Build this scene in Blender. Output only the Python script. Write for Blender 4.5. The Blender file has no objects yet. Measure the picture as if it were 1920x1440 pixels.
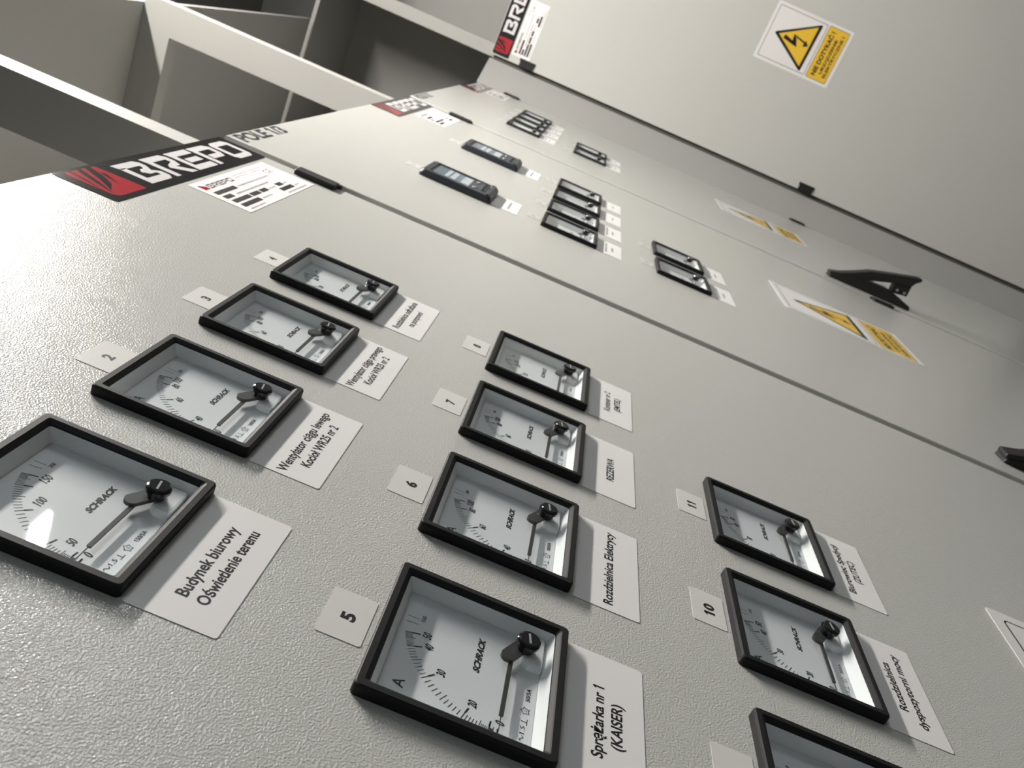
import bpy, bmesh, math, random
from mathutils import Matrix, Vector
random.seed(7)
S = bpy.context.scene
COL = S.collection

# ---------------------------------------------------------------- camera
F_PX = 1619.1
CAM_LOC = (-0.33744, -0.27836, 0.04995)
R = [(0.11299213, -0.37742756, -0.9191198),      # image right in world
     (-0.35748937, 0.84765273, -0.39202831),     # image down in world
     (0.9270567, 0.37287167, -0.03914825)]       # viewing direction in world
cam_d = bpy.data.cameras.new('camera')
cam = bpy.data.objects.new('camera', cam_d)
COL.objects.link(cam)
xr, dn, fw = [Vector(v) for v in R]
m = Matrix((xr, -dn, -fw)).transposed().to_4x4()
m.translation = Vector(CAM_LOC)
cam.matrix_world = m
cam_d.sensor_fit = 'HORIZONTAL'
cam_d.sensor_width = 36.0
cam_d.lens = 36.0 * F_PX / 1920.0
cam_d.clip_start = 0.01
cam_d.dof.use_dof = True
cam_d.dof.focus_distance = 0.47
cam_d.dof.aperture_fstop = 22.0
S.camera = cam

# ---------------------------------------------------------------- world, colour, exposure
S.view_settings.view_transform = 'Standard'
S.view_settings.look = 'None'
S.view_settings.gamma = 1.0
S.view_settings.use_curve_mapping = False
S.view_settings.exposure = 1.32
w = bpy.data.worlds.new('world')
S.world = w
w.use_nodes = True
w.node_tree.nodes['Background'].inputs[0].default_value = (0.5, 0.55, 0.6, 1)
w.node_tree.nodes['Background'].inputs[1].default_value = 0.05

# ceiling lamps: (centre, size x, size y, strength, warm/cool colour)
LAMPS = [((1.44, -0.69, 1.50), 1.20, 0.075, 132.0, (1.0, 0.955, 0.895)),
         ((2.62, -2.95, 1.50), 0.13, 1.25, 30.0, (0.96, 0.98, 1.0)),
         ((-0.9, -2.30, 1.50), 0.13, 1.25, 7.0, (0.78, 0.89, 1.0))]

# ---------------------------------------------------------------- materials
def mat(name, col, rough=0.5, metal=0.0, spec=0.5, bump=None, emit=None, coat=0.0, tint=0.0):
    mt = bpy.data.materials.new(name)
    mt.use_nodes = True
    nt = mt.node_tree
    b = nt.nodes['Principled BSDF']
    b.inputs['Base Color'].default_value = (*col, 1)
    b.inputs['Roughness'].default_value = rough
    b.inputs['Metallic'].default_value = metal
    b.inputs['Specular IOR Level'].default_value = spec
    b.inputs['Coat Weight'].default_value = coat
    b.inputs['Coat Roughness'].default_value = 0.12
    if emit:
        b.inputs['Emission Color'].default_value = (*emit[0], 1)
        b.inputs['Emission Strength'].default_value = emit[1]
    tc = nt.nodes.new('ShaderNodeTexCoord')
    if bump:
        scale, strength, dist = bump
        n = nt.nodes.new('ShaderNodeTexNoise')
        n.inputs['Scale'].default_value = scale
        n.inputs['Detail'].default_value = 1.5
        n.inputs['Roughness'].default_value = 0.45
        bp = nt.nodes.new('ShaderNodeBump')
        bp.inputs['Strength'].default_value = strength
        bp.inputs['Distance'].default_value = dist
        nt.links.new(tc.outputs['Object'], n.inputs['Vector'])
        nt.links.new(n.outputs['Fac'], bp.inputs['Height'])
        nt.links.new(bp.outputs['Normal'], b.inputs['Normal'])
    if tint:
        n2 = nt.nodes.new('ShaderNodeTexNoise')
        n2.inputs['Scale'].default_value = 14.0
        mx = nt.nodes.new('ShaderNodeMix')
        mx.data_type = 'RGBA'
        mx.inputs['A'].default_value = (*[c * (1 - tint) for c in col], 1)
        mx.inputs['B'].default_value = (*[min(1, c * (1 + tint)) for c in col], 1)
        nt.links.new(tc.outputs['Object'], n2.inputs['Vector'])
        nt.links.new(n2.outputs['Fac'], mx.inputs['Factor'])
        nt.links.new(mx.outputs['Result'], b.inputs['Base Color'])
    return mt

M = dict(
    paint=mat('textured_light_grey_powder_coat', (0.53, 0.528, 0.50), 0.17, spec=0.85, bump=(860.0, 0.85, 0.00048)),
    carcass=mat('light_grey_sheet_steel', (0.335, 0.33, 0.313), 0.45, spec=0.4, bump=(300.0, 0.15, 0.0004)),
    black=mat('black_plastic', (0.011, 0.011, 0.012), 0.55, spec=0.28, bump=(2500.0, 0.08, 0.0001)),
    hinge=mat('black_hinge_plastic', (0.012, 0.012, 0.012), 0.5, spec=0.4),
    navy=mat('dark_slate_plastic', (0.022, 0.026, 0.034), 0.42, spec=0.5),
    navy2=mat('slate_grey_key_panel', (0.045, 0.048, 0.055), 0.5, spec=0.5),
    glossy=mat('glossy_black_screw_head', (0.008, 0.008, 0.009), 0.12, spec=0.6),
    dial=mat('white_dial_enamel', (0.70, 0.725, 0.735), 0.42, spec=0.4),
    recess=mat('white_housing_plastic', (0.76, 0.78, 0.78), 0.4, spec=0.4),
    ink=mat('black_print', (0.012, 0.012, 0.013), 0.45, spec=0.35),
    inkgrey=mat('grey_print', (0.20, 0.20, 0.21), 0.5, spec=0.3),
    redink=mat('dim_red_print', (0.16, 0.06, 0.06), 0.5, spec=0.3),
    needle=mat('dark_grey_pointer', (0.045, 0.045, 0.043), 0.45, spec=0.4),
    paper=mat('white_sticker_film', (0.77, 0.76, 0.75), 0.38, spec=0.4, tint=0.015),
    faint=mat('faint_grey_film_tag', (0.50, 0.50, 0.485), 0.36, spec=0.4),
    silver=mat('pale_film_tag', (0.66, 0.65, 0.625), 0.36, spec=0.4, tint=0.02),
    logo=mat('logo_black_film', (0.020, 0.020, 0.021), 0.16, spec=0.5, tint=0.1),
    logored=mat('logo_red_film', (0.33, 0.030, 0.038), 0.16, spec=0.5, tint=0.05),
    logowhite=mat('logo_white_letters', (0.64, 0.62, 0.62), 0.2, spec=0.5),
    plate=mat('rating_plate_film', (0.80, 0.76, 0.75), 0.4, spec=0.35, tint=0.015),
    yellow=mat('warning_yellow_film', (0.72, 0.46, 0.045), 0.38, spec=0.35, tint=0.02),
    signwhite=mat('warning_white_film', (0.70, 0.68, 0.67), 0.4, spec=0.35, tint=0.01),
    gasket=mat('dark_door_gasket', (0.10, 0.10, 0.088), 0.7, spec=0.2),
    lcd=mat('blue_grey_display', (0.075, 0.115, 0.14), 0.2, spec=0.5),
    lcdlit=mat('pale_display_segments', (0.36, 0.40, 0.44), 0.25, spec=0.5),
    slot=mat('light_grey_screw_slot', (0.30, 0.30, 0.30), 0.4),
    chrome=mat('chromed_screw', (0.55, 0.55, 0.53), 0.25, metal=1.0),
    wall=mat('off_white_wall_plaster', (0.20, 0.205, 0.20), 0.8, spec=0.2, bump=(60.0, 0.2, 0.002), tint=0.03),
    ceil=mat('grey_white_ceiling_plaster', (0.26, 0.26, 0.25), 0.85, spec=0.2, bump=(60.0, 0.2, 0.002)),
    floor=mat('grey_floor_coating', (0.10, 0.10, 0.095), 0.45, spec=0.4, tint=0.06),
    housing=mat('white_lamp_housing', (0.75, 0.75, 0.73), 0.5),
)

def glass_mat():
    mt = bpy.data.materials.new('clear_meter_glass')
    mt.use_nodes = True
    nt = mt.node_tree
    nt.nodes.clear()
    out = nt.nodes.new('ShaderNodeOutputMaterial')
    tr = nt.nodes.new('ShaderNodeBsdfTransparent')
    tr.inputs[0].default_value = (0.975, 0.985, 0.99, 1)
    gl = nt.nodes.new('ShaderNodeBsdfGlossy')
    gl.inputs['Roughness'].default_value = 0.025
    lw = nt.nodes.new('ShaderNodeLayerWeight')
    pw = nt.nodes.new('ShaderNodeMath'); pw.operation = 'POWER'; pw.inputs[1].default_value = 5.0
    fr = nt.nodes.new('ShaderNodeMath'); fr.operation = 'MULTIPLY_ADD'
    fr.inputs[1].default_value = 0.96; fr.inputs[2].default_value = 0.045
    nt.links.new(lw.outputs['Facing'], pw.inputs[0])
    nt.links.new(pw.outputs[0], fr.inputs[0])
    mx = nt.nodes.new('ShaderNodeMixShader')
    nt.links.new(fr.outputs[0], mx.inputs[0])
    nt.links.new(tr.outputs[0], mx.inputs[1])
    nt.links.new(gl.outputs[0], mx.inputs[2])
    nt.links.new(mx.outputs[0], out.inputs[0])
    return mt
M['glass'] = glass_mat()

# ---------------------------------------------------------------- helpers
ROT_MAIN = 0.0
ROT_SIDE = -math.pi / 2      # local x -> world -y, local y -> world +x

def tag(o, label=None, cat=None, group=None, kind=None):
    if label: o['label'] = label
    if cat: o['category'] = cat
    if group: o['group'] = group
    if kind: o['kind'] = kind
    return o

def empty(name, loc, rz=0.0, label=None, cat=None, group=None):
    o = bpy.data.objects.new(name, None)
    o.empty_display_size = 0.02
    COL.objects.link(o)
    o.location = loc
    o.rotation_euler = (0, 0, rz)
    return tag(o, label, cat, group)

class MB:
    def __init__(self):
        self.v = []; self.f = []
    def add(self, vs, fs):
        o = len(self.v)
        self.v += [tuple(p) for p in vs]
        self.f += [tuple(i + o for i in f) for f in fs]
        return self
    def box(self, x0, x1, y0, y1, z0, z1):
        vs = [(x0, y0, z0), (x1, y0, z0), (x1, y1, z0), (x0, y1, z0), (x0, y0, z1), (x1, y0, z1), (x1, y1, z1), (x0, y1, z1)]
        return self.add(vs, [(0, 3, 2, 1), (4, 5, 6, 7), (0, 1, 5, 4), (1, 2, 6, 5), (2, 3, 7, 6), (3, 0, 4, 7)])
    def loft(self, loops, cap0=True, cap1=True):
        n = len(loops[0]); vs = [p for l in loops for p in l]; fs = []
        for k in range(len(loops) - 1):
            for i in range(n):
                j = (i + 1) % n
                fs.append((k * n + i, k * n + j, (k + 1) * n + j, (k + 1) * n + i))
        if cap0: fs.append(tuple(range(n)))
        if cap1: fs.append(tuple((len(loops) - 1) * n + i for i in reversed(range(n))))
        return self.add(vs, fs)
    def poly(self, pts, y):            # flat print facing the viewer side (-y)
        return self.add([(p[0], y, p[1]) for p in pts], [tuple(range(len(pts)))])
    def prism(self, pts, y0, y1):      # outline in x,z given depth
        n = len(pts)
        return self.loft([[(p[0], y0, p[1]) for p in pts], [(p[0], y1, p[1]) for p in pts]])
    def prism_x(self, pts, x0, x1):    # outline in y,z given width in x
        return self.loft([[(x0, p[0], p[1]) for p in pts], [(x1, p[0], p[1]) for p in pts]])
    def build(self, name, mt, parent=None, bevel=None, smooth=False, recalc=True):
        me = bpy.data.meshes.new(name)
        bm = bmesh.new()
        vv = [bm.verts.new(p) for p in self.v]
        for f in self.f:
            try: bm.faces.new([vv[i] for i in f])
            except ValueError: pass
        if recalc: bmesh.ops.recalc_face_normals(bm, faces=bm.faces)
        if bevel:
            es = [e for e in bm.edges if len(e.link_faces) == 2 and e.calc_face_angle(0) > 0.6]
            bmesh.ops.bevel(bm, geom=es, offset=bevel, segments=2, affect='EDGES', profile=0.5)
        bm.to_mesh(me); bm.free()
        if smooth:
            for p in me.polygons: p.use_smooth = True
        me.materials.append(mt)
        o = bpy.data.objects.new(name, me)
        COL.objects.link(o)
        if parent: o.parent = parent
        return o

def rrect(hx, hz, r, y, cx=0.0, cz=0.0, seg=5):
    pts = []
    for sx, sz, a0 in ((1, -1, -90), (1, 1, 0), (-1, 1, 90), (-1, -1, 180)):
        for k in range(seg + 1):
            a = math.radians(a0 + 90 * k / seg)
            pts.append((cx + sx * (hx - r) + r * math.cos(a), y, cz + sz * (hz - r) + r * math.sin(a)))
    return pts
def rrect2(x0, x1, z0, z1, r, seg=4):
    return [(p[0], p[2]) for p in rrect((x1 - x0) / 2, (z1 - z0) / 2, r, 0, (x0 + x1) / 2, (z0 + z1) / 2, seg)]
def circ(cx, cz, r, y, n=32):
    return [(cx + r * math.cos(2 * math.pi * i / n), y, cz + r * math.sin(2 * math.pi * i / n)) for i in range(n)]
def bar2(p, q, w):
    a = Vector(p); b = Vector(q); d = (b - a).normalized(); n = Vector((-d.y, d.x)) * w / 2
    return [tuple(a - n), tuple(b - n), tuple(b + n), tuple(a + n)]

_dg = None
def text_polys(s, bold=0.0, shear=0.0):
    """verts / faces of a filled text, normalised: x from 0..w, baseline 0, cap height 1 (font units)"""
    cu = bpy.data.curves.new('t', 'FONT')
    cu.body = s; cu.size = 1.0; cu.offset = bold; cu.shear = shear; cu.resolution_u = 4
    ob = bpy.data.objects.new('t', cu)
    COL.objects.link(ob)
    dg = bpy.context.evaluated_depsgraph_get()
    me = bpy.data.meshes.new_from_object(ob.evaluated_get(dg))
    vs = [tuple(v.co) for v in me.vertices]; fs = [tuple(p.vertices) for p in me.polygons]
    bpy.data.objects.remove(ob); bpy.data.curves.remove(cu); bpy.data.meshes.remove(me)
    return vs, fs
CAP = 0.728
def text_into(mb, s, x0, x1, zb, cap, y, bold=0.02, shear=0.0):
    """print s so that it spans x0..x1, baseline zb, capital height cap"""
    vs, fs = text_polys(s, bold, shear)
    if not vs: return
    a = min(v[0] for v in vs); b = max(v[0] for v in vs)
    k = (x1 - x0) / (b - a); c = cap / CAP
    vs = list(vs); fs = list(fs)
    for i, ch in enumerate(s):          # give the plain bar of the figure 1 its flag
        if ch == '1':
            pv, _ = text_polys(s[:i + 1], bold, shear)
            low = [v for v in pv if v[1] < .02]
            xr_ = max(v[0] for v in low); bw = .075 + 2 * bold
            xt = xr_ + shear * CAP; o = len(vs)
            vs += [(xt - bw * .5, CAP + bold, 0), (xt - bw * .5, CAP * .80, 0), (xt - bw - .13, CAP * .66, 0), (xt - bw - .13, CAP * .66 + .07 + bold, 0), (xt - bw * .9, CAP + bold, 0)]
            fs.append((o, o + 4, o + 3, o + 2, o + 1))
    mb.add([(x0 + (v[0] - a) * k, y, zb + v[1] * c) for v in vs], fs)

# ---------------------------------------------------------------- room
def struct(name, mb, mt):
    o = mb.build(name, mt); o['kind'] = 'structure'; return o
FL, CE = -1.88, 1.60
X0, X1, Y0, Y1 = -2.6, 3.75, -3.9, 0.80
struct('floor', MB().box(X0 - .1, X1 + .1, Y0 - .1, Y1 + .1, FL - .1, FL), M['floor'])
struct('ceiling', MB().box(X0 - .1, X1 + .1, Y0 - .1, Y1 + .1, CE, CE + .1), M['ceil'])
struct('wall_back', MB().box(X0 - .1, X1 + .1, Y1, Y1 + .1, FL, CE), M['wall'])
struct('wall_front', MB().box(X0 - .1, X1 + .1, Y0 - .1, Y0, FL, CE), M['wall'])
struct('wall_left', MB().box(X0 - .1, X0, Y0, Y1, FL, CE), M['wall'])
struct('wall_right', MB().box(X1, X1 + .1, Y0, Y1, FL, CE), M['wall'])

def ceiling_lamp(c, sx, sy, st, colr, label):
    root = empty('ceiling_lamp', (c[0], c[1], CE), 0, label, 'ceiling lamp', 'strip lamps under the ceiling')
    h = CE - c[2]
    mb = MB()
    hx, hy = sx / 2 + .02, sy / 2 + .02
    mb.loft([[(-hx, -hy, 0), (hx, -hy, 0), (hx, hy, 0), (-hx, hy, 0)],
             [(-hx * 1.0, -hy, -h + .02), (hx, -hy, -h + .02), (hx, hy, -h + .02), (-hx, hy, -h + .02)]])
    mb.build('housing', M['housing'], root, bevel=.004)
    em = mat('lamp_diffuser_glow', (0.9, 0.9, 0.9), 0.4, emit=(colr, st))
    d = MB()
    a, b = sx / 2, sy / 2
    d.loft([[(-a, -b, -h + .0195), (a, -b, -h + .0195), (a, b, -h + .0195), (-a, b, -h + .0195)],
            [(-a + .005, -b + .005, -h), (a - .005, -b + .005, -h), (a - .005, b - .005, -h), (-a + .005, b - .005, -h)]])
    d.build('diffuser', em, root)
names = ['long strip lamp on the ceiling close in front of the cabinets',
         'strip lamp on the ceiling near the far right cabinets', 'strip lamp on the ceiling at the left end of the room']
for (c, sx, sy, st, cl), nm in zip(LAMPS, names):
    ceiling_lamp(c, sx, sy, st, cl, nm)

# ---------------------------------------------------------------- cabinets
TOP, ROOF, BOT = 0.466, 1.125, -1.78
DEP = 0.60

def door_sheet(x0, x1, z0, z1, holes, name, parent):
    """pan-shaped door: front skin with cut-outs, rolled edges"""
    xs = sorted(set([x0, x1] + [h for H in holes for h in H[:2]]))
    zs = sorted(set([z0, z1] + [h for H in holes for h in H[2:]]))
    r = 0.0022
    xs[0] += r; xs[-1] -= r; zs[0] += r; zs[-1] -= r
    mb = MB()
    vid = {}
    vs = []; fs = []
    def vert(i, j):
        if (i, j) not in vid:
            vid[(i, j)] = len(vs); vs.append((xs[i], 0.0, zs[j]))
        return vid[(i, j)]
    for i in range(len(xs) - 1):
        for j in range(len(zs) - 1):
            cx, cz = (xs[i] + xs[i + 1]) / 2, (zs[j] + zs[j + 1]) / 2
            if any(h[0] < cx < h[1] and h[2] < cz < h[3] for h in holes): continue
            fs.append((vert(i, j), vert(i + 1, j), vert(i + 1, j + 1), vert(i, j + 1)))
    mb.add(vs, fs)
    # rolled rim
    def loop(e, y): return [(x0 + e, y, z0 + e), (x1 - e, y, z0 + e), (x1 - e, y, z1 - e), (x0 + e, y, z1 - e)]
    loops = [loop(r * (1 - math.sin(math.radians(a))), r * (1 - math.cos(math.radians(a)))) for a in (0, 30, 60, 90)]
    loops.append(loop(0, 0.017))
    n = 4; vv = [p for l in loops for p in l]; ff = []
    for k in range(len(loops) - 1):
        for i in range(4):
            j = (i + 1) % 4
            ff.append((k * 4 + i, (k + 1) * 4 + i, (k + 1) * 4 + j, k * 4 + j))
    mb.add(vv, ff)
    return mb.build(name, M['paint'], parent, recalc=False)

def hinge(x, z, parent):
    mb = MB()
    mb.loft([rrect(.0110, .0265, .002, .004, x - .006, z), rrect(.0110, .0265, .002, -.0050, x - .006, z), rrect(.0100, .0255, .002, -.0065, x - .006, z)])
    h = mb.build('hinge', M['hinge'], parent)
    p = MB()
    for s in (-1, 1):
        pass
    p.loft([rrect(.005, .030, .002, .006, x + .0065, z), rrect(.005, .030, .002, -.003, x + .0065, z), rrect(.004, .029, .002, -.004, x + .0065, z)])
    p.build('knuckle', M['hinge'], h)
    return h

def swing_handle(x, zt, parent):
    """black swing lever, lower end standing off the door"""
    base = MB()
    prof = [(0, zt), (-.008, zt - .004), (-.020, zt - .055), (-.028, zt - .105), (-.029, zt - .150), (-.022, zt - .182), (-.010, zt - .222), (0, zt - .226)]
    base.prism_x(prof, x - .016, x + .016)
    b = base.build('handle_base', M['hinge'], parent, bevel=.003)
    lev = MB()
    prof2 = [(-.006, zt - .001), (-.013, zt - .0005), (-.020, zt - .026), (-.036, zt - .060), (-.052, zt - .090), (-.066, zt - .140), (-.083, zt - .205), (-.084, zt - .213),
             (-.078, zt - .216), (-.068, zt - .205), (-.058, zt - .200), (-.046, zt - .150), (-.030, zt - .100), (-.012, zt - .050)]
    lev.prism_x(prof2, x - .014, x + .014)
    l = lev.build('lever', M['hinge'], b, bevel=.002)
    blk = MB()
    blk.prism_x([(-.050, zt - .158), (-.066, zt - .200), (-.030, zt - .203), (-.024, zt - .160)], x - .011, x + .011)
    blk.build('lock_cylinder', M['hinge'], b, bevel=.002)
    sc = MB()
    for dz in (.172, .192):
        sc.loft([[(x - .0115, -.036 + .004 * math.cos(a), zt - dz + .004 * math.sin(a)) for a in [k * math.pi / 6 for k in range(12)]],
                 [(x - .0135, -.036 + .004 * math.cos(a), zt - dz + .004 * math.sin(a)) for a in [k * math.pi / 6 for k in range(12)]]])
    sc.build('lock_screws', M['chrome'], b)
    # round the top tip of the lever
    return b

def cabinet(name, loc, rz, x0, x1, d0, d1, holes, label, handle_x=None, left_solid=False, hinge_x=None, right_frame=True, left_frame=True, filler=None, frame_at=None):
    """x0..x1 carcass, d0..d1 door (local coords)"""
    root = empty(name, loc, rz, label, 'cabinet')
    t = .012
    c = MB()
    # carcass: side walls, back, top of lower part, bottom, plinth, front gasket frame around the door
    c.box(x0, x0 + .002, .030, DEP, BOT, TOP - .01)
    c.box(x1 - .002, x1, .030, DEP, BOT, TOP - .01)
    c.box(x0 + .002, x1 - .002, DEP - .002, DEP, BOT, TOP - .012)
    c.box(x0 + .002, x1 - .002, .030, DEP - .002, BOT, BOT + .002)
    c.build('carcass', M['carcass'], root)
    pl = MB(); pl.box(x0 + .01, x1 - .01, .03, DEP - .02, FL + .001, BOT)
    pl.build('plinth', M['hinge'], root)
    # front frame behind the door edges
    fr = MB()
    fr.box(x0, d0 + .02, .0185, .030, BOT, TOP - .01)
    fr.box(d1 - .02, x1, .0185, .030, BOT, TOP - .01)
    fr.box(d0 + .02, d1 - .02, .0185, .030, TOP - .04, TOP - .01)
    fr.box(d0 + .02, d1 - .02, .0185, .030, BOT, BOT + .03)
    fr.build('front_frame', M['gasket'], root)
    lid = MB(); lid.box(x0, x1, .020, DEP, TOP - .0095, TOP - .007)
    lid.build('deck', M['carcass'], root)
    door_sheet(d0, d1, BOT + .01, TOP, holes, 'door', root)
    inner = MB(); inner.box(d0 + .03, d1 - .03, .110, .112, BOT + .05, TOP - .05)
    inner.build('mounting_plate', M['gasket'], root)
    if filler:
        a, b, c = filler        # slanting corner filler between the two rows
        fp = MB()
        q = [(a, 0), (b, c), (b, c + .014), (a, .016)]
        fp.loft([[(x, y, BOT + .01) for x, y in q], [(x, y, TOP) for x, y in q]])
        fp.build('filler_panel', M['carcass'], root)  # darker carcass grey stands in for the shade on this strip
    # open upper compartment: roof, back panel, portal frames
    up = MB(); up.box(x0, x1, .045, DEP, ROOF, ROOF + .015)
    up.build('roof_panel', M['carcass'], root)
    bk = MB(); bk.box(x0, x1, DEP - .004, DEP, TOP - .007, ROOF)
    bk.build('back_panel', M['carcass'], root)
    def side(xa, solid, nm='side_frame'):
        s = MB()
        y0, y1, z0, z1 = .028, DEP - .006, TOP - .0065, ROOF - .001
        if solid:
            s.box(xa - .001, xa + .001, y0, y1, z0, z1)  # closed sheet instead of an open frame, added to darken the corner behind
        else:
            a, tz = .072, .075
            out = [(y0, z0), (y1, z0), (y1, z1), (y0, z1)]
            inn = [(y0 + a, z0 + .02), (y1 - .07, z0 + .02), (y1 - .07, z1 - tz), (y0 + a, z1 - tz)]
            vs = []
            for xx in (xa - .0015, xa + .0015):
                vs += [(xx, p[0], p[1]) for p in out] + [(xx, p[0], p[1]) for p in inn]
            fs = []
            for k in range(4):
                j = (k + 1) % 4
                fs += [(k, j, 4 + j, 4 + k), (8 + k, 12 + k, 12 + j, 8 + j), (k, 8 + k, 8 + j, j), (4 + k, 4 + j, 12 + j, 12 + k)]
            s.add(vs, fs)
            s.box(xa + .0015, xa + .014, y1 - .074, y1 - .071, z0 + .02, z1 - tz)
        s.box(xa - .0015, xa + .0430, y0 - .003, y0, z0, z1)      # folded front return
        if not solid:
            s.box(xa + .0015, xa + .045, y0 + .072, y1 - .07, z1 - tz, z1 - tz + .002)
        s.build(nm, M['carcass'], root)
    if left_frame: side(x0 - .018, left_solid)
    if frame_at is not None: side(frame_at, left_solid)
    hx = hinge_x if hinge_x is not None else d1 - .004
    for z in (.331, -.783):
        hinge(hx, z, root)
    if handle_x is not None:
        swing_handle(handle_x, -.655, root)
    return root

def mhole(x, z): return (x - .0432, x + .0432, z - .0432, z + .0432)

PIT = .1364
Z1, Z2, Z3 = .2019, 0.0, -.2044
A_M = [(k * PIT, Z1) for k in range(4)] + [(k * PIT, Z2) for k in range(4)] + [(k * PIT, Z3) for k in range(3)]
B_M = [(1.065 + k * PIT, .0067) for k in range(4)] + [(1.0864 + k * PIT, -.1957) for k in range(2)]
C_M = [(2.1055 + k * PIT, .2002) for k in range(4)] + [(2.1197 + k * PIT, .005) for k in range(2)]

MM = [(1.058, .1995), (1.445, .1995)]
cabinet('switchgear_cabinet', (0, 0, 0), ROT_MAIN, -.312, .741, -.305, .731,
        [mhole(*c) for c in A_M], 'nearest light grey switchgear cabinet, its door filled with eleven large ammeters in three rows', handle_x=-.245)
cabinet('switchgear_cabinet', (0, 0, 0), ROT_MAIN, .745, 1.802, .752, 1.788,
        [mhole(*c) for c in B_M] + [(c[0] - .046, c[0] + .046, c[1] - .046, c[1] + .046) for c in MM],
        'brightly lit middle switchgear cabinet with two dark display units, marked POLE 1/3', handle_x=.812)
cabinet('switchgear_cabinet', (0, 0, 0), ROT_MAIN, 1.803, 2.976, 1.810, 2.862,
        [mhole(*c) for c in C_M], 'third switchgear cabinet along the row, seen almost edge-on in the corner with six ammeters', handle_x=1.868,
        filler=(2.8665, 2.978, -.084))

cabinet('switchgear_cabinet', (2.98, 0, 0), ROT_SIDE, -.585, 1.15, .099, 1.143, [],
        'switchgear cabinet at right angles to the row, its door facing the viewer', handle_x=1.083,
        left_frame=False, hinge_x=.0995 + .0145, frame_at=.090, left_solid=True)

# ---------------------------------------------------------------- ammeters
FRAC = [(0, 0), (.2, 4.6), (.3, 9.5), (.4, 18.4), (.5, 31.5), (.6, 45.7), (.7, 57.0), (.8, 66.4), (.9, 72.4), (1.0, 76.5)]
def ang(fr):
    for (a, b), (c, d) in zip(FRAC, FRAC[1:]):
        if fr <= c + 1e-9: return b + (d - b) * (fr - a) / (c - a)
    return FRAC[-1][1]
PX, PZ = .0222, -.0212
def pol(r, deg):
    a = math.radians(180 - deg)
    return (PX + r * math.cos(a), PZ + r * math.sin(a))

def dial_print(full, nums, rating, over, tiny=False):
    mb = MB(); y = .0043
    for k in range(0, 51):
        fr = k / 50
        if fr < .1 and k not in (0, 5): continue
        a = ang(fr)
        major = k % 10 == 0; mid = k % 5 == 0
        wid = .00034 if not major else .00042
        if k > 30 and not mid: wid = .00028
        mb.poly(bar2(pol(.0527 if not mid else .0512, a), pol(.0566, a), wid), y)
        if major and k:
            mb.poly(bar2(pol(.0487, a), pol(.0527, a), .00085), y)
    mb.poly(bar2(pol(.0515, 0), pol(.0566, 0), .0009), y)
    for dg in (84.5, 89.0):
        mb.poly(bar2(pol(.0502, dg), pol(.0565, dg), .0003), y)
    for fr, tx in nums:
        a = ang(fr); cx, cz = pol(.0452, a)
        if fr == 0: cx, cz = PX - .0475, PZ - .0003
        h = .0046; wd = .0021 * len(tx) + .0002
        text_into(mb, tx, cx - wd / 2, cx + wd / 2, cz - h / 2, h, y, bold=.02, shear=.22)
    text_into(mb, 'A', -.0285, -.0228, .0262, .0058, y, bold=.01)
    text_into(mb, 'SCHRACK', .0006, .0262, -.0068, .0034, y, bold=.045, shear=.32)
    text_into(mb, rating, -.0050, .0040, -.0345, .0023, y, bold=.02)
    text_into(mb, '1.5', -.0262, -.0215, -.0338, .0024, y, bold=.0)
    # alternating current wave, upright mark, star with test voltage
    pts = [(-.0310 + .0036 * t / 8, -.0327 + .0009 * math.sin(2 * math.pi * t / 8)) for t in range(9)]
    for p, q in zip(pts, pts[1:]): mb.poly(bar2(p, q, .0004), y)
    mb.poly(bar2((-.0205, -.0345), (-.0165, -.0345), .00035), y)
    mb.poly(bar2((-.0185, -.0345), (-.0185, -.0315), .00035), y)
    st = []
    for k in range(10):
        r = .0025 if k % 2 == 0 else .0015
        a = math.radians(90 + 36 * k); st.append((-.0115 + r * math.cos(a), -.0330 + r * math.sin(a)))
    for p, q in zip(st, st[1:] + st[:1]): mb.poly(bar2(p, q, .0003), y)
    text_into(mb, '2', -.0120, -.0110, -.0337, .0014, y, bold=.0)
    rd = MB()
    text_into(rd, over, .0208, .0253, .0258, .0022, y, bold=.02)
    return mb, rd

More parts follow.
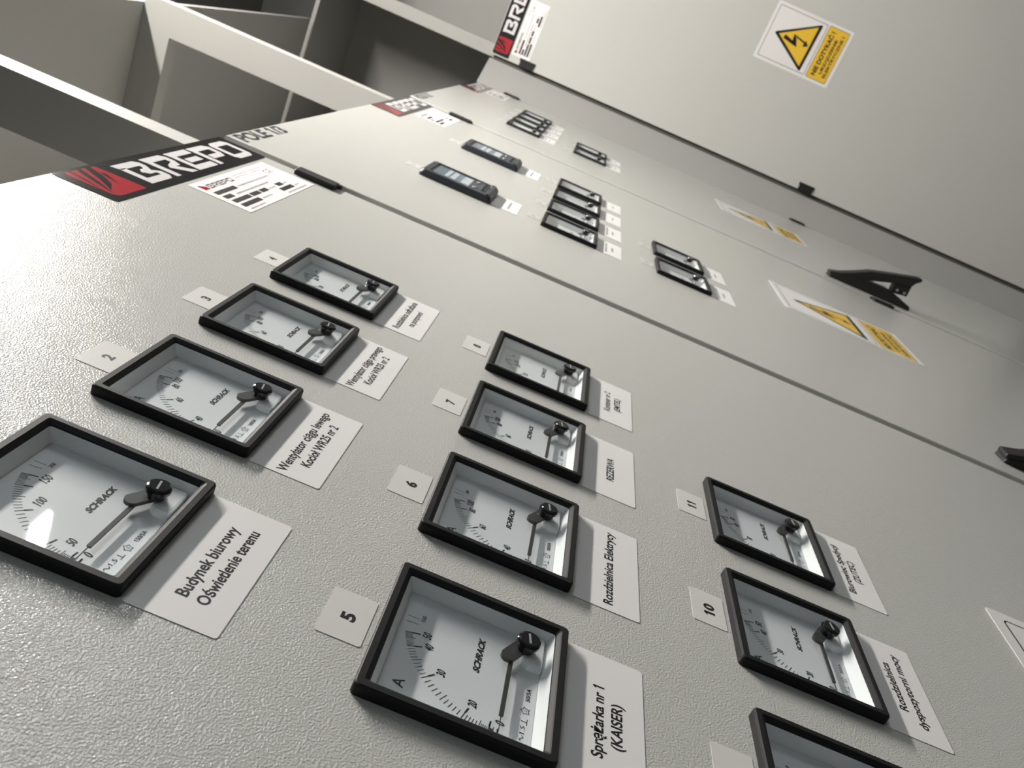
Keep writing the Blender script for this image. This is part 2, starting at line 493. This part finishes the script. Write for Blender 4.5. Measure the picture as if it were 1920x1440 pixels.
def make_ammeter(full, nums, rating, over):
    root = empty('ammeter', (0, 0, 0))
    b = MB()
    L = [rrect(.0480, .0480, .0025, -.0001), rrect(.0480, .0480, .0025, -.0050), rrect(.0477, .0477, .0026, -.0062), rrect(.0471, .0471, .0026, -.0067),
         rrect(.0440, .0440, .0014, -.0067), rrect(.0434, .0434, .0014, -.0063), rrect(.0416, .0416, .0012, -.0048), rrect(.0414, .0414, .0012, -.0038),
         rrect(.0430, .0430, .0012, -.0036), rrect(.0430, .0430, .0012, -.0001)]
    b.loft(L, False, False)
    n = len(L[0]); o = len(b.v) - n * len(L)
    for i in range(n):
        j = (i + 1) % n
        b.f.append((o + (len(L) - 1) * n + i, o + (len(L) - 1) * n + j, o + j, o + i))
    bz = b.build('bezel', M['black'], root)
    # rear housing with sloping white walls and dial
    h = MB()
    h.loft([rrect(.0413, .0413, .0012, -.0039), rrect(.0398, .0378, .0012, .0047)], False, True)
    h.build('dial_recess', M['recess'], root)
    back = MB()
    back.loft([rrect(.0424, .0424, .002, -.0034), rrect(.0424, .0424, .002, .052)], False, True)
    back.build('rear_case', M['black'], root)
    d = MB(); d.loft([rrect(.0396, .0376, .001, .0046), rrect(.0396, .0376, .001, .0044)], False, True)
    dp = d.build('dial_plate', M['dial'], root)
    # raised pivot housing in the lower right corner
    r = MB()
    o1 = [(.0165, -.0376), (.0165, -.0300), (.0185, -.0275), (.0300, -.0262), (.0396, -.0262), (.0396, -.0376)]
    r.loft([[(p[0], .0044, p[1]) for p in o1], [(p[0], .0012, p[1]) for p in o1], [(.0285 + (p[0] - .0285) * .9, .0002, -.032 + (p[1] + .032) * .86) for p in o1]])
    r.build('pivot_housing', M['recess'], root, smooth=False)
    pr_, rd = dial_print(full, nums, rating, over)
    pr_.build('scale_print', M['ink'], dp, recalc=False)
    rd.build('overload_mark', M['redink'], dp, recalc=False)
    nd = MB()
    nd.prism([(.0145, -.0220), (.0145, -.0197), (-.0245, -.0196), (-.0250, -.0203), (-.0250, -.0211), (-.0245, -.0218)], .0002, .0012)
    nd.prism([(-.0245, -.02045), (-.0245, -.02095), (-.0345, -.02085), (-.0345, -.02055)], .0004, .0009)
    nd.build('needle', M['needle'], root)
    hb = MB()
    cap = []
    p, q = (.0158, -.0188), (.0282, -.0258); rr = .0039
    a0 = math.degrees(math.atan2(q[1] - p[1], q[0] - p[0]))
    for k in range(9):
        a = math.radians(a0 + 90 + 180 * k / 8); cap.append((p[0] + rr * math.cos(a), p[1] + rr * math.sin(a)))
    for k in range(9):
        a = math.radians(a0 - 90 + 180 * k / 8); cap.append((q[0] + rr * math.cos(a), q[1] + rr * math.sin(a)))
    hb.prism(cap, -.0012, .0010)
    hb.build('needle_hub', M['needle'], root)
    kn = MB(); cx, cz = .0248, -.0268
    kn.loft([circ(cx, cz, .0046, -.0010), circ(cx, cz, .0052, -.0042), circ(cx, cz, .0064, -.0050), circ(cx, cz, .0064, -.0066), circ(cx, cz, .0060, -.0076), circ(cx, cz, .0050, -.0081)])
    kno = kn.build('zero_screw', M['glossy'], root)
    sl = MB(); sl.prism([(cx - .0036, cz - .0010), (cx + .0036, cz + .0002), (cx + .0034, cz + .0013), (cx - .0038, cz + .0001)], -.0083, -.0080)
    sl.build('screw_slot', M['slot'], kno)  # light grey bar across the black screw head
    g = MB(); g.poly(rrect2(-.0413, .0413, -.0413, .0413, .0012), -.0043)
    g.build('glass', M['glass'], root, recalc=False)
    return root

def copy_tree(o, parent=None):
    c = o.copy(); COL.objects.link(c)
    if parent: c.parent = parent
    for ch in list(o.children): copy_tree(ch, c)
    return c

def nums_for(full):
    if full == 150: return [(0, '0'), (1 / 3, '50'), (2 / 3, '100'), (1, '150')]
    if full == 250: return [(0, '0'), (.4, '100'), (.6, '150'), (.8, '200'), (1, '250')]
    if full == 100: return [(0, '0'), (.4, '40'), (.6, '60'), (.8, '80'), (1, '100')]
    return [(0, '0'), (.4, '20'), (.6, '30'), (.8, '40'), (1, '50')]
PROTO = {}
def put_ammeter(full, loc, rz, label, group):
    if full not in PROTO:
        r = make_ammeter(full, nums_for(full), '%d/5A' % full, str(full * 2)); PROTO[full] = r
    else:
        r = copy_tree(PROTO[full])
    r.location = loc; r.rotation_euler = (0, 0, rz)
    tag(r, label, 'ammeter', group)
    return r

MAIN = [  # full scale, number, lines [(text, x0, x1)]
    (150, '1', [('Budynek biurowy', -.0320, .0265), ('Oświetlenie terenu', -.0325, .0295)]),
    (100, '2', [('Wentylator ciągu lewego', -.0450, .0385), ('Kocioł WR25 nr 2', -.0315, .0270)]),
    (100, '3', [('Wentylator ciągu prawego', -.0455, .0410), ('Kocioł WR25 nr 2', -.0315, .0270)]),
    (250, '4', [('Rozdzielnica odżużlania', -.0410, .0385), ('na pompowni', -.0240, .0200)]),
    (50, '5', [('Sprężarka nr 1', -.0270, .0207), ('(KAISER)', -.0180, .0123)]),
    (100, '6', [('Rozdzielnica Elektrycy', -.0425, .0385)]),
    (100, '7', [('REZERWA', -.0215, .0165)]),
    (250, '8', [('Kontener nr 2', -.0245, .0210), ('(EMITEL)', -.0170, .0130)]),
    (50, '9', []),
    (50, '10', [('Rozdzielnica', -.0245, .0215), ('dyspozytorni mocy', -.0360, .0345)]),
    (50, '11', [('Biurowiec Spedycji', -.0360, .0320), ('(ZUTEC)', -.0170, .0140)]),
]
WHERE = ['nearest in the top row', 'second in the top row', 'third in the top row', 'last in the top row',
         'nearest in the middle row', 'second in the middle row', 'third in the middle row', 'last in the middle row',
         'nearest in the bottom row, partly cut off', 'middle of the bottom row', 'last in the bottom row']
def name_label(loc, rz, lines, label, group, w=.0468, zt=-.0493, zb=-.0931, grey=False):
    root = empty('name_label', loc, rz, label, 'label', group)
    s = MB(); s.prism(rrect2(-.0016 - w, -.0016 + w, zb, zt, .0018), -.00035, -.00005)
    sh = s.build('sticker', M['paper'], root)
    t = MB(); y = -.0004
    if grey:
        for zc, a, b in grey:
            x = a
            while x < b:
                L = random.uniform(.0025, .006)
                t.poly([(x, zc - .0016), (min(x + L, b), zc - .0016), (min(x + L, b), zc + .0016), (x, zc + .0016)], y)
                x += L + .0012
    elif len(lines) == 1:
        text_into(t, lines[0][0], lines[0][1], lines[0][2], -.0755, .0062, y, bold=.025)
    else:
        for (tx, a, b), zz in zip(lines, (-.0712, -.0812)):
            text_into(t, tx, a, b, zz, .0061, y, bold=.025)
    if t.v: t.build('lettering', M['ink'] if not grey else M['inkgrey'], root, recalc=False)
    return root
def number_tag(loc, rz, tx, label, group, faint=False):
    root = empty('number_tag', loc, rz, label, 'label', group)
    s = MB(); s.prism(rrect2(-.0196, .0148, .0511, .0743, .0014), -.0003, -.00005)
    s.build('sticker', M['faint'] if faint else M['silver'], root)
    t = MB()
    if faint:
        t.poly([(-.0048, .0600), (-.0002, .0600), (-.0002, .0665), (-.0048, .0665)], -.00035)
    else:
        wd = .0058 if len(tx) == 1 else .0105
        if tx == '11': wd = .0080
        text_into(t, tx, -.0030 - wd / 2, -.0030 + wd / 2, .0588, .0070, -.00035, bold=.045)
    t.build('lettering', M['ink'] if not faint else M['inkgrey'], root, recalc=False)
    return root

for i, ((fs, no, lines), (x, z)) in enumerate(zip(MAIN, A_M)):
    txt = ' '.join(l[0] for l in lines)
    put_ammeter(fs, (x, 0, z), 0, 'black framed ammeter %s, under number tag %s' % (WHERE[i], no), 'ammeters on the nearest cabinet door')
    number_tag((x, 0, z), 0, no, 'small pale tag printed with the number %s above an ammeter' % no, 'number tags on the nearest cabinet door')
    if lines:
        name_label((x, 0, z), 0, lines, 'white label reading %s under the ammeter tagged %s' % (txt, no), 'name labels on the nearest cabinet door')

ORD4 = ['nearest', 'second', 'third', 'farthest']
for k, (x, z) in enumerate(B_M):
    up = k < 4
    pos = ('%s of the four side-by-side ammeters on the middle cabinet' % ORD4[k]) if up else ('%s of the two lower ammeters on the middle cabinet' % ('nearer' if k == 4 else 'farther'))
    put_ammeter(100 if up else 50, (x, 0, z), 0, 'black framed ammeter, ' + pos, 'ammeters on the middle cabinet door')
    number_tag((x, 0, z), 0, '', 'tiny faint tag above the ' + pos, 'number tags on the middle cabinet door', faint=True)
    two = [(-.0655, -.034, .031), (-.0765, -.016, .012)] if k in (0, 1, 4, 5) else [(-.0755, -.013, .010)]
    name_label((x, 0, z), 0, [], 'small white label under the ' + pos, 'name labels on the middle cabinet door', grey=two)
for k, (x, z) in enumerate(C_M):
    up = k < 4
    pos = ('%s of the four upper ammeters on the third cabinet' % ORD4[k]) if up else ('%s of the two lower ammeters on the third cabinet' % ('nearer' if k == 4 else 'farther'))
    put_ammeter(100 if up else 50, (x, 0, z), 0, 'black framed ammeter, ' + pos, 'ammeters on the third cabinet door')
    number_tag((x, 0, z), 0, '', 'tiny faint tag above the ' + pos, 'number tags on the third cabinet door', faint=True)
    name_label((x, 0, z), 0, [], 'small blurred label under the ' + pos, 'name labels on the third cabinet door', grey=[(-.0655, -.030, .028), (-.0765, -.02, .016)])

# ---------------------------------------------------------------- display units
def make_display_unit():
    root = empty('power_meter', (0, 0, 0))
    b = MB()
    b.loft([rrect(.0520, .0600, .005, -.0001), rrect(.0520, .0600, .005, -.0050), rrect(.0490, .0570, .006, -.0100), rrect(.0470, .0550, .006, -.0110),
            rrect(.0400, .0470, .003, -.0110), rrect(.0390, .0460, .003, -.0092)], True, True)
    b.build('housing', M['navy'], root)
    s = MB(); s.prism(rrect2(-.036, .036, -.018, .0430, .002), -.0098, -.0090)
    sc = s.build('display', M['lcd'], root)
    l = MB()
    l.poly(rrect2(-.030, .030, -.0165, -.0030, .001), -.0100)
    l.poly(rrect2(-.030, .030, .0070, .0150, .001), -.0100)
    l.poly(rrect2(-.030, .030, .0180, .0245, .001), -.0100)
    l.build('display_digits', M['lcdlit'], sc, recalc=False)
    k = MB(); k.prism(rrect2(-.037, .037, -.0440, -.0200, .002), -.0104, -.0090)
    kp = k.build('key_panel', M['navy2'], root)
    for x in (-.026, .020):
        q = MB(); q.loft([circ(x, -.0265, .0034, -.0103, 16), circ(x, -.0265, .0034, -.0118, 16), circ(x, -.0265, .0026, -.0122, 16)])
        q.build('key', M['lcdlit'], kp)
    for x in (-.026, -.010, .006, .022):
        q = MB(); q.loft([circ(x, -.0390, .0030, -.0103, 16), circ(x, -.0390, .0030, -.0116, 16), circ(x, -.0390, .0024, -.0120, 16)])
        q.build('key', M['navy'], kp)
    r = MB(); r.prism(rrect2(-.045, .045, -.0540, -.0480, .001), -.0125, -.0090)
    r.build('lower_ridge', M['navy'], root)
    c = MB(); c.loft([rrect(.0450, .0450, .002, 0), rrect(.0450, .0450, .002, .050)])
    c.build('rear_case', M['black'], root)
    return root
u1 = make_display_unit()
u2 = copy_tree(u1)
for u, (x, z), wd in ((u1, MM[0], 'nearer'), (u2, MM[1], 'farther')):
    u.location = (x, 0, z)
    tag(u, 'dark slate power meter with a blue-grey display, %s of the two on the middle cabinet' % wd, 'power meter', 'display units on the middle cabinet door')
    name_label((x + .004, 0, z - .012), 0, [], 'blank-looking white label under the %s dark display unit' % wd, 'labels under the display units', zt=-.0480, grey=[(-.0760, -.030, .028)])
    number_tag((x, 0, z + .016), 0, '', 'tiny faint tag above the %s dark display unit' % wd, 'tags above the display units', faint=True)

# ---------------------------------------------------------------- logo banners
def outline(strokes, t):
    return strokes
LET = {  # block letters in a 1 x 1 cell: list of polygons (outer minus counters as stripes)
}
def glyph(mb, ch, x, z, w, h, y):
    """extended block capitals assembled from stroke polygons"""
    def P(pts): mb.poly([(x + px * w, z + pz * h) for px, pz in pts], y)
    t, u = .20, .24     # vertical / horizontal stroke weight
    if ch == 'B':
        P([(-.06, 1), (t, 1), (t, 1 - u), (.0, 1 - u)]); P([(0, 0), (t, 0), (t, .80), (0, .80)])
        P([(t, 1), (.80, 1), (.93, .88), (.93, .70), (.93 - t, .70), (.93 - t, 1 - u), (t, 1 - u)])
        P([(.93 - t, .70), (.93, .70), (.80, .50), (.40, .50), (.52, .62), (.67, .62)])
        P([(.40, .50), (.80, .50), (1.0, .36), (1 - t, .36), (.55, .36)])
        P([(1 - t, .36), (1, .36), (1, .14), (.86, 0), (t, 0), (t, u), (1 - t, u)])
    elif ch == 'R':
        P([(-.04, 1), (t, 1), (t, 0), (0, 0), (0, .80)])
        P([(t, 1), (.84, 1), (.98, .86), (.98, .62), (.98 - t, .62), (.98 - t, 1 - u), (t, 1 - u)])
        P([(.98 - t, .62), (.98, .62), (.86, .40), (.62, .40), (.36, .40), (.48, .52), (.62, .56)])
        P([(.36, .40), (.66, .40), (1.04, 0), (.74, 0)])
    elif ch == 'E':
        P([(-.04, 1), (t, 1), (t, 0), (0, 0), (0, .80)])
        P([(t, 1), (1, 1), (1, 1 - u), (t, 1 - u)]); P([(t + .08, .60), (.92, .60), (.92, .38), (t + .08, .38)]); P([(t, u), (1, u), (1, 0), (t, 0)])
    elif ch == 'P':
        P([(-.04, 1), (t, 1), (t, 0), (0, 0), (0, .80)])
        P([(t, 1), (.84, 1), (1, .86), (1, .50), (1 - t, .50), (1 - t, 1 - u), (t, 1 - u)])
        P([(1 - t, .50), (1, .50), (.86, .30), (t + .08, .30), (t + .08, .52), (1 - t - .02, .52)])
    elif ch == 'O':
        P([(0, .14), (t, u), (t, 1 - u), (0, .86)]); P([(0, .86), (t, 1 - u), (1 - t, 1 - u), (1, .86), (.86, 1), (.14, 1)])
        P([(1, .86), (1 - t, 1 - u), (1 - t, u), (1, .14)]); P([(1, .14), (1 - t, u), (t, u), (0, .14), (.14, 0), (.86, 0)])

def word(mb, x0, x1, z0, h, y):
    n = 5; gap = (x1 - x0) * .022; w = (x1 - x0 - gap * (n - 1)) / n
    for k, ch in enumerate('BREPO'): glyph(mb, ch, x0 + k * (w + gap), z0, w, h, y)

def logo_sticker(loc, rz, label, group):
    """origin at its upper left corner; 0.3456 x 0.0605"""
    root = empty('logo_sticker', loc, rz, label, 'sticker', group)
    W, H = .3456, .0605
    b = MB(); b.prism(rrect2(0, W, -H, .0025, .004), -.0005, -.00005)
    b.build('black_film', M['logo'], root)
    y = -.00056
    r = MB()      # red field
    r.poly([(.0120, -.0480), (.0170, -.0537), (.0640, -.0535), (.0625, -.0120), (.0612, -.0025), (.0540, -.0015), (.0150, -.0015), (.0120, -.0050)], y)
    r.build('red_emblem', M['logored'], root, recalc=False)
    k = MB()      # black claw marks across it
    for q in ([(.0467, -.0010), (.0550, -.0010), (.0470, -.0200), (.0360, -.0340), (.0205, -.0430), (.0350, -.0230)],
              [(.0332, -.0010), (.0402, -.0010), (.0290, -.0250), (.0150, -.0495), (.0240, -.0230)],
              [(.0205, -.0010), (.0240, -.0010), (.0200, -.0190), (.0135, -.0380), (.0180, -.0150)],
              [(.0520, -.0120), (.0550, -.0180), (.0430, -.0385)]):
        k.poly(q, y - .00004)
    k.build('claw_marks', M['logo'], root, recalc=False)
    t = MB(); word(t, .082, .334, -.0495, .0425, -.00058)
    t.build('lettering', M['logowhite'], root, recalc=False)
    return root
logo_sticker((.3836, 0, .4618), 0, 'black BREPO logo sticker with red emblem at the top of the nearest cabinet door', 'logo stickers on the cabinet doors')
logo_sticker((1.4413, 0, .4618), 0, 'black BREPO logo sticker at the top of the middle cabinet door', 'logo stickers on the cabinet doors')
logo_sticker((2.5067, 0, .4618), 0, 'dull BREPO logo sticker on the third cabinet, seen edge-on in the corner', 'logo stickers on the cabinet doors')
logo_sticker((2.98, -.1040, .4618), ROT_SIDE, 'black BREPO logo sticker on the cabinet door that faces the viewer', 'logo stickers on the cabinet doors')

def rating_plate(loc, rz, label, group):
    root = empty('rating_plate', loc, rz, label, 'sticker', group)
    W, H = .1955, .0690
    b = MB(); b.prism(rrect2(0, W, -H, 0, .001), -.0004, -.00005)
    b.build('film', M['plate'], root)
    y = -.00045
    t = MB()
    word(t, .022, .080, -.0165, .0085, y)
    t.build('wordmark', M['ink'], root, recalc=False)
    t = MB()
    for x0, x1, z in ((.010, .060, -.0225), (.010, .030, -.0325), (.010, .052, -.0425), (.055, .078, -.0425), (.081, .100, -.0425), (.010, .057, -.0525), (.128, .145, -.0425), (.118, .155, -.0525)):
        t.poly([(x0, z - .0068), (x1, z - .0068), (x1, z), (x0, z)], y)
    t.build('printed_fields', M['ink'], root, recalc=False)
    t = MB(); text_into(t, 'CE', .158, .176, -.0230, .0090, y, bold=.0)
    t.build('ce_mark', M['ink'], root, recalc=False)
    g = MB(); rnd = random.Random(3)
    def squig(x0, x1, z, h):
        x = x0
        while x < x1:
            L = rnd.uniform(.0012, .0040)
            g.poly([(x, z), (min(x + L, x1), z), (min(x + L, x1), z + h), (x, z + h)], y)
            x += L + rnd.uniform(.0006, .0014)
    squig(.090, .130, -.0085, .0012); squig(.090, .120, -.0125, .0012); squig(.136, .170, -.0085, .0012); squig(.136, .160, -.0125, .0012)
    squig(.064, .150, -.0275, .0026); squig(.038, .125, -.0380, .0028); squig(.104, .122, -.0480, .0022); squig(.062, .088, -.0580, .0022)
    squig(.148, .156, -.0480, .0022); squig(.160, .172, -.0580, .0022); squig(.012, .050, -.0655, .0022); squig(.120, .180, -.0655, .0026)
    g.build('small_print', M['inkgrey'], root, recalc=False)
    r = MB()
    r.poly([(.008, -.0165), (.019, -.0165), (.019, -.0110), (.011, -.0065), (.008, -.0065)], y)
    r.build('red_emblem', M['logored'], root, recalc=False)
    return root
rating_plate((.5040, 0, .3950), 0, 'white rating plate with black fields below the nearest logo sticker', 'rating plates on the cabinet doors')
rating_plate((1.5617, 0, .3950), 0, 'pale rating plate below the logo sticker on the middle cabinet', 'rating plates on the cabinet doors')
rating_plate((2.6270, 0, .3950), 0, 'faint rating plate on the third cabinet next to its corner hinge', 'rating plates on the cabinet doors')
rating_plate((2.98, -.1260, .3975), ROT_SIDE, 'white rating plate on the cabinet door facing the viewer', 'rating plates on the cabinet doors')

# field titles printed on the doors
def door_title(x, z, s, x1, h, label):
    mb = MB(); text_into(mb, s, x, x1, z, h, -.0002, bold=.032)
    o = mb.build('door_title', M['ink'], None, recalc=False)
    return tag(o, label, 'lettering', 'titles on the cabinet doors')
door_title(.762, .4405, 'POLE 1/3', .914, .0225, 'black letters POLE 1/3 at the top of the middle cabinet door')
door_title(1.822, .4405, 'POLE 1/2', 1.974, .0225, 'small blurred black title at the top of the third cabinet door')

# ---------------------------------------------------------------- warning signs
def warning_sign(loc, rz, label, group):
    root = empty('warning_sign', loc, rz, label, 'sign', group)
    W, H = .1953, .2839
    P = lambda u, v: (u * W, -v * H)
    b = MB(); b.prism(rrect2(0, W, -H, 0, .004), -.0004, -.00005)
    b.build('white_film', M['signwhite'], root)
    y = -.00046
    g = MB()
    def frame(x0, x1, z0, z1, r, t):
        o = rrect2(x0, x1, z0, z1, r); i = rrect2(x0 + t, x1 - t, z0 + t, z1 - t, max(r - t, .0004)); n = len(o)
        g.add([(p[0], y, p[1]) for p in o] + [(p[0], y, p[1]) for p in i], [(k, (k + 1) % n, n + (k + 1) % n, n + k) for k in range(n)])
    frame(.055 * W, .945 * W, -.673 * H, -.041 * H, .005, .0016)
    frame(.050 * W, .952 * W, -.960 * H, -.695 * H, .004, .0016)
    g.build('frame_lines', M['ink'], root, recalc=False)
    yl = MB(); yl.poly(rrect2(.058 * W, .944 * W, -.955 * H, -.700 * H, .003), y - .00002)
    yl.build('yellow_panel', M['yellow'], root, recalc=False)
    tr = MB()
    A, B, C = P(.505, .108), P(.915, .618), P(.070, .606)
    def rounded(pts, r):
        out = []
        for k in range(3):
            p = Vector(pts[k]); a = (Vector(pts[k - 1]) - p).normalized(); c = (Vector(pts[(k + 1) % 3]) - p).normalized()
            for s in range(5):
                f = s / 4
                q = p + a * r * (1 - f) ** 2 + c * r * f ** 2
                out.append(tuple(q))
        return out
    tr.poly(rounded([A, B, C], .009), y - .00004)
    tr.build('triangle_border', M['ink'], root, recalc=False)
    ty = MB(); ty.poly([P(.507, .170), P(.848, .580), P(.150, .572)], y - .00008)
    ty.build('yellow_triangle', M['yellow'], root, recalc=False)
    bo = MB()
    bo.poly([P(.469, .240), P(.535, .251), P(.480, .378), P(.414, .437)], y - .00012)
    bo.poly([P(.414, .437), P(.456, .362), P(.600, .345), P(.548, .392)], y - .00012)
    bo.poly([P(.600, .345), P(.545, .512), P(.515, .505), P(.560, .388)], y - .00012)
    bo.poly([P(.461, .497), P(.577, .514), P(.495, .562)], y - .00012)
    bo.build('lightning_bolt', M['ink'], root, recalc=False)
    bo = MB()
    text_into(bo, 'NIE DOTYKAĆ !', .115 * W, .880 * W, -.795 * H, .0150, y - .00012, bold=.04)
    text_into(bo, 'URZĄDZENIE', .175 * W, .780 * W, -.862 * H, .0100, y - .00012, bold=.035)
    text_into(bo, 'ELEKTRYCZNE !', .135 * W, .870 * W, -.922 * H, .0100, y - .00012, bold=.035)
    bo.build('lettering', M['ink'], root, recalc=False)
    return root
warning_sign((.1160, 0, -.4145), 0, 'white warning sign on the nearest cabinet, mostly cut off by the right picture edge', 'electrical warning signs')
warning_sign((1.2290, 0, -.4145), 0, 'yellow and white electrical warning sign low on the middle cabinet door', 'electrical warning signs')
warning_sign((2.2700, 0, -.4145), 0, 'faint yellow warning sign low on the third cabinet door, seen edge-on', 'electrical warning signs')
warning_sign((2.98, -.4437, -.3933), ROT_SIDE, 'yellow triangle warning sign reading NIE DOTYKAĆ on the door facing the viewer', 'electrical warning signs')
